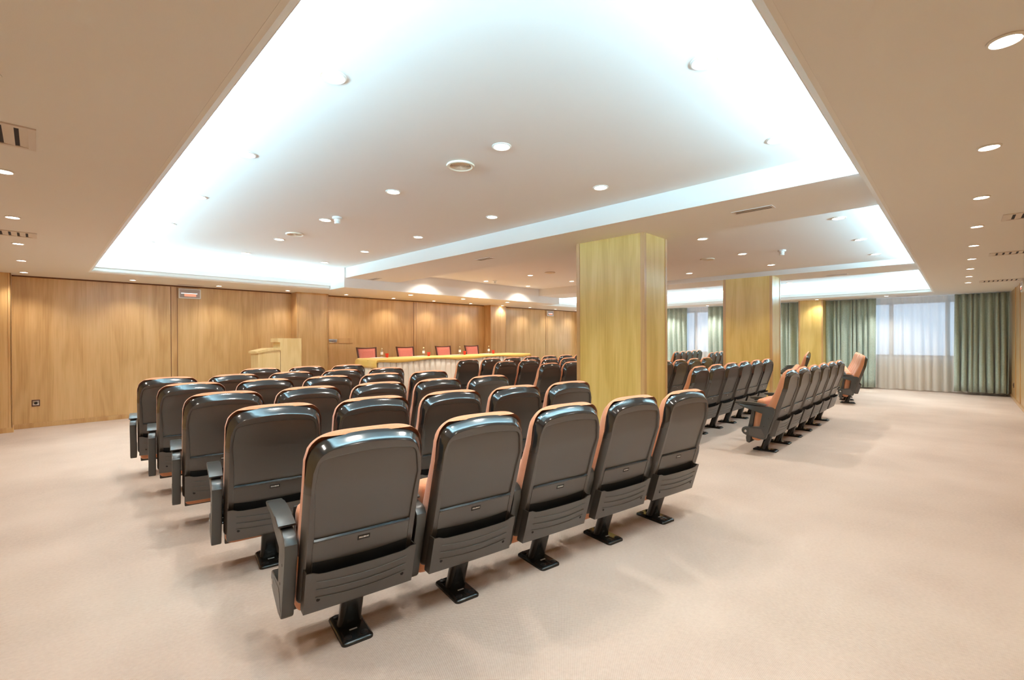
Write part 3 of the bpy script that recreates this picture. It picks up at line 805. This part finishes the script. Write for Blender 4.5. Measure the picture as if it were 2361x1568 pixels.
MROWS = [(6.28, 1.72, -.5, 6), (6.16, 2.76, -.5, 6), (6.10, 3.78, 0, 6), (5.50, 4.80, 0, 7), (5.50, 5.76, 0, 7), (5.50, 6.73, 0, 7)]
for i, (x, y, a, n) in enumerate(MROWS):
    row(x, y, a, n, .583, RN[i], MB_, GM)
XM = 15.29
for i, (x, y, a, n, fs) in enumerate(LROWS):
    # the curtain-side block mirrors the lectern-side one
    aa = math.radians(a); ex, ey = x+math.cos(aa)*.583*(n-1), y+math.sin(aa)*.583*(n-1)
    row(XM-ex, ey, -a, n, .583, RN[i], RB, GR, first=fs, mirror_count=True)

# ------------------------------------------------------------------ platform, lectern, table and what stands there
DZ = .22
bm = bmesh.new(); box(bm, 1.9, 12.6, 8.15, Y1-.32, 0, DZ, bev=.01)
pl = build('platform', bm, M['carpet'], smooth=False); tag(pl, 'low carpeted platform along the front wall under the table and lectern', 'platform')

lt = thing('lectern', 'pale maple lectern with a tall screen panel and a lower sloping desk', 'lectern', (2.83, 9.28, DZ))
bm = bmesh.new(); prism(bm, [(0, 0), (.385, 0), (.385, .97), (.20, .97), (0, .925)], 0, .42, 'y', bev=.003)
build('cabinet', bm, M['maple'], lt, smooth=False)
bm = bmesh.new(); prism(bm, [(-.035, .918), (.20, .972), (.395, .972), (.395, 1.014), (.195, 1.014), (-.035, .96)], -.02, .44, 'y', bev=.004)
build('desk_top', bm, M['maple'], lt, smooth=False)
bm = bmesh.new(); prism(bm, [(.40, 0), (.79, 0), (.79, 1.20), (.345, 1.20), (.345, 1.125), (.40, 1.125)], .02, .40, 'y', bev=.003)
build('screen_panel', bm, M['maple'], lt, smooth=False)

TX, TXE, TYF, TYB, TZ = 4.97, 9.72, 8.76, 9.62, .97
tb = thing('long_table', 'long panel table along the front wall, dressed in yellow over ivory pleats', 'table', (TX, TYF, DZ))
W_, D_, H_ = TXE-TX, TYB-TYF, TZ-DZ-.006
bm = bmesh.new(); box(bm, .01, W_-.01, .01, D_-.01, H_-.03, H_, bev=.004); build('tabletop', bm, M['maple'], tb, smooth=False)
for lx in (.1, W_/3, 2*W_/3, W_-.1):
    for ly in (.12, D_-.12):
        bm = bmesh.new(); box(bm, lx-.02, lx+.02, ly-.02, ly+.02, 0, H_-.03, bev=.004); build('leg', bm, M['steel'], tb, smooth=False)
# pleated skirt: hangs from the table edge, on the front and both ends
bm = bmesh.new(); rnd = random.Random(4); pts = []
def edge_pts(p0, p1, nx, ny):
    L_ = math.hypot(p1[0]-p0[0], p1[1]-p0[1]); n = int(L_/.145); out = []
    for k in range(n):
        a, b = k/n, (k+1)/n; f_ = rnd.uniform(.55, .8)
        for t, d in ((a, .0), (a+(b-a)*.06, .016), (a+(b-a)*f_, .022), (a+(b-a)*(f_+.08), .004), (a+(b-a)*.97, -.002)):
            out.append((p0[0]+(p1[0]-p0[0])*t+nx*d, p0[1]+(p1[1]-p0[1])*t+ny*d, nx, ny))
    return out
pts = edge_pts((0, D_), (0, 0), -1, 0)+edge_pts((0, 0), (W_, 0), 0, -1)+edge_pts((W_, 0), (W_, D_), 1, 0)
rws = []
for j, (z, fl) in enumerate(((.004, .8), (.25, .5), (.5, .15), (H_-.012, 0))):
    rws.append([bm.verts.new((p[0]+p[2]*.02*fl*rnd.uniform(.4, 1), p[1]+p[3]*.02*fl*rnd.uniform(.4, 1), z)) for p in pts])
for A, B in zip(rws, rws[1:]):
    for i in range(len(A)-1): bm.faces.new((A[i], A[i+1], B[i+1], B[i]))
o = build('table_skirt', bm, M['skirt'], ang=25); o.location = (TX, TYF, DZ)
md = o.modifiers.new('thickness', 'SOLIDIFY'); md.thickness = .003
tag(o, 'ivory pleated skirt hanging round the long table down to the platform', 'table skirt')
# yellow overcloth, longer at the two ends
bm = bmesh.new(); nx, ny = 60, 12; gr = []
us = [-.20, -.14, -.07, -.02]+[W_*k/nx for k in range(nx+1)]+[W_+.02, W_+.07, W_+.14, W_+.20]
vs_ = [-.062, -.04, -.018]+[D_*k/ny for k in range(ny+1)]+[D_+.02, D_+.05]
for v in vs_:
    r = []
    for u in us:
        ox = max(0, -u) if u < 0 else max(0, u-W_); oy = max(0, -v) if v < 0 else max(0, v-D_)
        sx = -1 if u < 0 else 1; sy = -1 if v < 0 else 1
        bx = min(max(u, 0), W_); by = min(max(v, 0), D_)
        wav = .008*math.sin(u*5.1+1)+.006*math.sin(u*11+v*4)
        out_x = .034+min(ox, .05)*.35+(.012*math.sin(v*14) if ox > .03 else 0) if ox > 0 else 0
        out_y = .034+.002*math.sin(u*7) if oy > 0 else 0
        z = TZ-DZ+.002-max(ox*.95, oy*(1.0+.35*math.sin(u*3.3)))
        if ox > 0 and oy > 0: z -= .012
        r.append(bm.verts.new((bx+sx*out_x, by+sy*out_y, z+(.0015*math.sin(u*9)*math.sin(v*13) if ox == 0 and oy == 0 else wav*.3 if oy > 0 else 0))))
    gr.append(r)
for A, B in zip(gr, gr[1:]):
    for i in range(len(A)-1): bm.faces.new((A[i], A[i+1], B[i+1], B[i]))
o = build('tablecloth', bm, M['cloth'], ang=60); o.location = (TX, TYF, DZ)
md = o.modifiers.new('thickness', 'SOLIDIFY'); md.thickness = .003; md.offset = 1
tag(o, 'yellow cloth laid over the top of the long table', 'tablecloth')

# panel chairs behind the table
def chair_proto():
    t = thing('panel_chair', '', 'chair')
    def bar(pts, w, d):
        bm = bmesh.new()
        loft(bm, [[(p[0]+x, p[1]+y, p[2]) for x, y in rrect(w, d, min(w, d)*.5, 3)] for p in pts]); return bm
    for s in (-1, 1):
        build('rear_leg', bar([(s*.20, .22, 0), (s*.205, .17, .22), (s*.21, .16, .45), (s*.225, .20, .72), (s*.245, .255, .985)], .016, .020), M['darkwood'], t)
        build('front_leg', bar([(s*.22, -.22, 0), (s*.215, -.21, .43)], .018, .018), M['darkwood'], t)
    bm = bmesh.new(); box(bm, -.235, .235, -.235, .19, .385, .43, bev=.006); build('seat_frame', bm, M['darkwood'], t)
    bm = bmesh.new(); box(bm, -.235, .235, -.24, .18, .43, .485, bev=.02, seg=3); build('seat_pad', bm, M['redfab'], t)
    def yb(z): return .16+.04*(z-.45)/.27 if z < .72 else .20+.055*(z-.72)/.265
    bm = bmesh.new(); n = 14; fr = []
    for off in (-.035, .012):
        g = []
        for j in range(9):
            z = .54+.425*j/8; w = .198+.03*(z-.54)/.42; r = []
            for i in range(n+1):
                u = -1+2*i/n; zz = z+(.012*(1-u*u)-.012 if j == 8 else 0)
                e = max(0, 1-abs(u)**6)**.5*max(0, 1-abs(j/4-1)**8)**.5
                r.append(bm.verts.new((u*w, yb(zz)+(off*e if off < 0 else off), zz)))
            g.append(r)
        fr.append(g)
        for A, B in zip(g, g[1:]):
            for i in range(n): bm.faces.new((A[i], A[i+1], B[i+1], B[i]))
    a, b = fr
    for q in ((a[0], b[0]), (a[-1], b[-1]), ([r[0] for r in a], [r[0] for r in b]), ([r[-1] for r in a], [r[-1] for r in b])):
        for i in range(len(q[0])-1): bm.faces.new((q[0][i], q[0][i+1], q[1][i+1], q[1][i]))
    build('back_pad', bm, M['redfab'], t)
    build('top_rail', bar([(-.243, .252, .972), (-.12, .248, .962), (0, .247, .958), (.12, .248, .962), (.243, .252, .972)], .0001, .0001) if False else rail(), M['darkwood'], t)
    return t
def rail():
    bm = bmesh.new(); rs = []
    for k in range(13):
        u = -1+2*k/12; z = .972-.012*(1-u*u)
        rs.append([(u*.247, .248+dy, z+dz) for dy, dz in rrect(.017, .012, .008, 3)])
    loft(bm, rs); return bm
ch = chair_proto()
for i, (x, w) in enumerate(((5.44, 'behind the table, nearest the lectern'), (6.50, 'behind the table, next to the one nearest the lectern'),
                            (7.70, 'behind the table, third along from the lectern'), (8.72, 'behind the table, farthest from the lectern'))):
    place(ch, i, (x, 9.86, DZ), 0, 'salmon-red upholstered chair ' + w, 'chair', 'red chairs behind the long table')

def bottle_proto():
    t = thing('water_bottle', '', 'bottle')
    bm = bmesh.new(); lathe(bm, [(.026, 0), (.030, .006), (.030, .05), (.0285, .06), (.030, .07), (.030, .135), (.026, .155), (.013, .185), (.0125, .20)], n=20)
    build('bottle_body', bm, M['bottle'], t)
    bm = bmesh.new(); lathe(bm, [(.0304, .066), (.0304, .128)], n=20, cap=False); build('paper_label', bm, M['label'], t)
    bm = bmesh.new(); lathe(bm, [(.0145, .192), (.0145, .212), (.012, .214)], n=16); build('cap', bm, M['cap'], t)
    return t
bp_ = bottle_proto()
NB = ['nearest the lectern', 'next after the one nearest the lectern', 'third along from the lectern', 'farthest from the lectern']
for i, x in enumerate((5.46, 6.60, 7.74, 8.78)):
    place(bp_, i, (x, 9.44, TZ+.006), .3*i, 'clear water bottle on the yellow cloth, ' + NB[i], 'bottle', 'water bottles on the long table')
bm = bmesh.new(); lathe(bm, [(.004, .004), (.027, .0), (.029, .003), (.041, .095), (.0395, .095), (.0275, .006), (.003, .006)], n=24)
cup = build('cup', bm, M['red'])
for i, x in enumerate((5.53, 6.68, 7.82, 8.86)):
    place(cup, i, (x, 9.34, TZ+.006), 0, 'red plastic cup on the yellow cloth, ' + NB[i], 'cup', 'red cups on the long table')
bm = bmesh.new(); box(bm, -.15, .15, -.105, .105, 0, .004); pap = build('paper_pad', bm, M['paper'], smooth=False)
for i, x in enumerate((5.36, 6.48, 7.62, 8.66)):
    place(pap, i, (x, 9.42, TZ+.0055), .04, 'white notepad on the yellow cloth, ' + NB[i], 'notepad', 'notepads on the long table')

# ------------------------------------------------------------------ wall fittings
def emergency(loc, rz, label):
    t = thing('emergency_lamp', label, 'emergency lamp', loc, rz, 'emergency lamps')
    bm = bmesh.new(); box(bm, -.18, .18, -.045, 0, -.095, .095, bev=.010, seg=3); build('housing', bm, M['whiteplastic'], t)
    bm = bmesh.new(); box(bm, -.16, .16, -.049, -.044, -.075, .075, bev=.003); build('diffuser', bm, M['diff'], t)
    bm = bmesh.new(); box(bm, -.09, .10, -.0502, -.0485, -.055, -.003); build('backlight', bm, M['diffred'], t)
    bm = bmesh.new(); box(bm, -.14, .12, -.0515, -.049, -.002, .006, bev=.001, seg=1); build('tube', bm, M['tube'], t)
emergency((2.045, Y1, 2.285), 0, 'white-framed emergency lamp with reddish glow high on the plain wood wall')
emergency((12.93, Y1, 2.295), 0, 'small-looking emergency lamp high on the front wall past the long table')
emergency((12.50, Y0, 2.30), PI, 'emergency lamp on the back wood wall, cut by the photo edge')
def socket(loc, rz, label):
    t = thing('wall_socket', label, 'socket', loc, rz, 'wall sockets')
    bm = bmesh.new(); box(bm, -.047, .047, -.010, 0, -.052, .052, bev=.004); build('surround', bm, M['darkwood'], t)
    bm = bmesh.new(); box(bm, -.036, .036, -.0125, -.009, -.036, .036, bev=.002); build('face_plate', bm, M['chrome'], t)
    bm = bmesh.new(); lathe(bm, [(.021, 0), (.021, .002), (.017, .0025), (.004, .001)], n=18)
    bmesh.ops.rotate(bm, verts=bm.verts, cent=(0, 0, 0), matrix=Matrix.Rotation(PI/2, 3, 'X')); bmesh.ops.translate(bm, verts=bm.verts, vec=(0, -.012, 0))
    build('outlet', bm, M['hole'], t)
socket((-.027, Y1, .393), 0, 'dark-framed metal wall socket low on the wood front wall')
socket((14.9, Y0, .32), PI, 'small wall socket low on the back wood wall beside the drape')
cp = thing('control_plate', 'grey switch plate on the front wall beside the pilaster', 'switch plate', (4.875, Y1, 1.353))
bm = bmesh.new(); box(bm, -.105, .105, -.008, 0, -.047, .047, bev=.003); build('surround', bm, M['chrome'], cp)
for k in (-1, 0, 1):
    bm = bmesh.new(); box(bm, k*.06-.026, k*.06+.026, -.0115, -.007, -.026, .026, bev=.002); build('switch', bm, M['grey'], cp)
bm = bmesh.new(); box(bm, -.18, .18, -.014, 0, -.06, .06, bev=.003)
o = build('cover_board', bm, M['strip'], smooth=False); o.location = (5.18, Y1, 1.36); tag(o, 'blank wood cover board on the front wall right of the switch plate', 'cover board')

# ------------------------------------------------------------------ daylight outside, view
w = bpy.data.worlds.new('world'); sc.world = w; w.use_nodes = True
bg = w.node_tree.nodes['Background']; bg.inputs['Color'].default_value = (.52, .74, 1.0, 1); bg.inputs['Strength'].default_value = 1.05
sc.view_settings.view_transform = 'Standard'; sc.view_settings.look = 'None'
sc.view_settings.gamma = 1.0; sc.view_settings.use_curve_mapping = False
sc.view_settings.exposure = 1.08
cy = sc.cycles
cy.max_bounces = 8; cy.diffuse_bounces = 5; cy.glossy_bounces = 3; cy.transmission_bounces = 4; cy.transparent_max_bounces = 8
cy.sample_clamp_indirect = 6.0; cy.caustics_reflective = False; cy.caustics_refractive = False
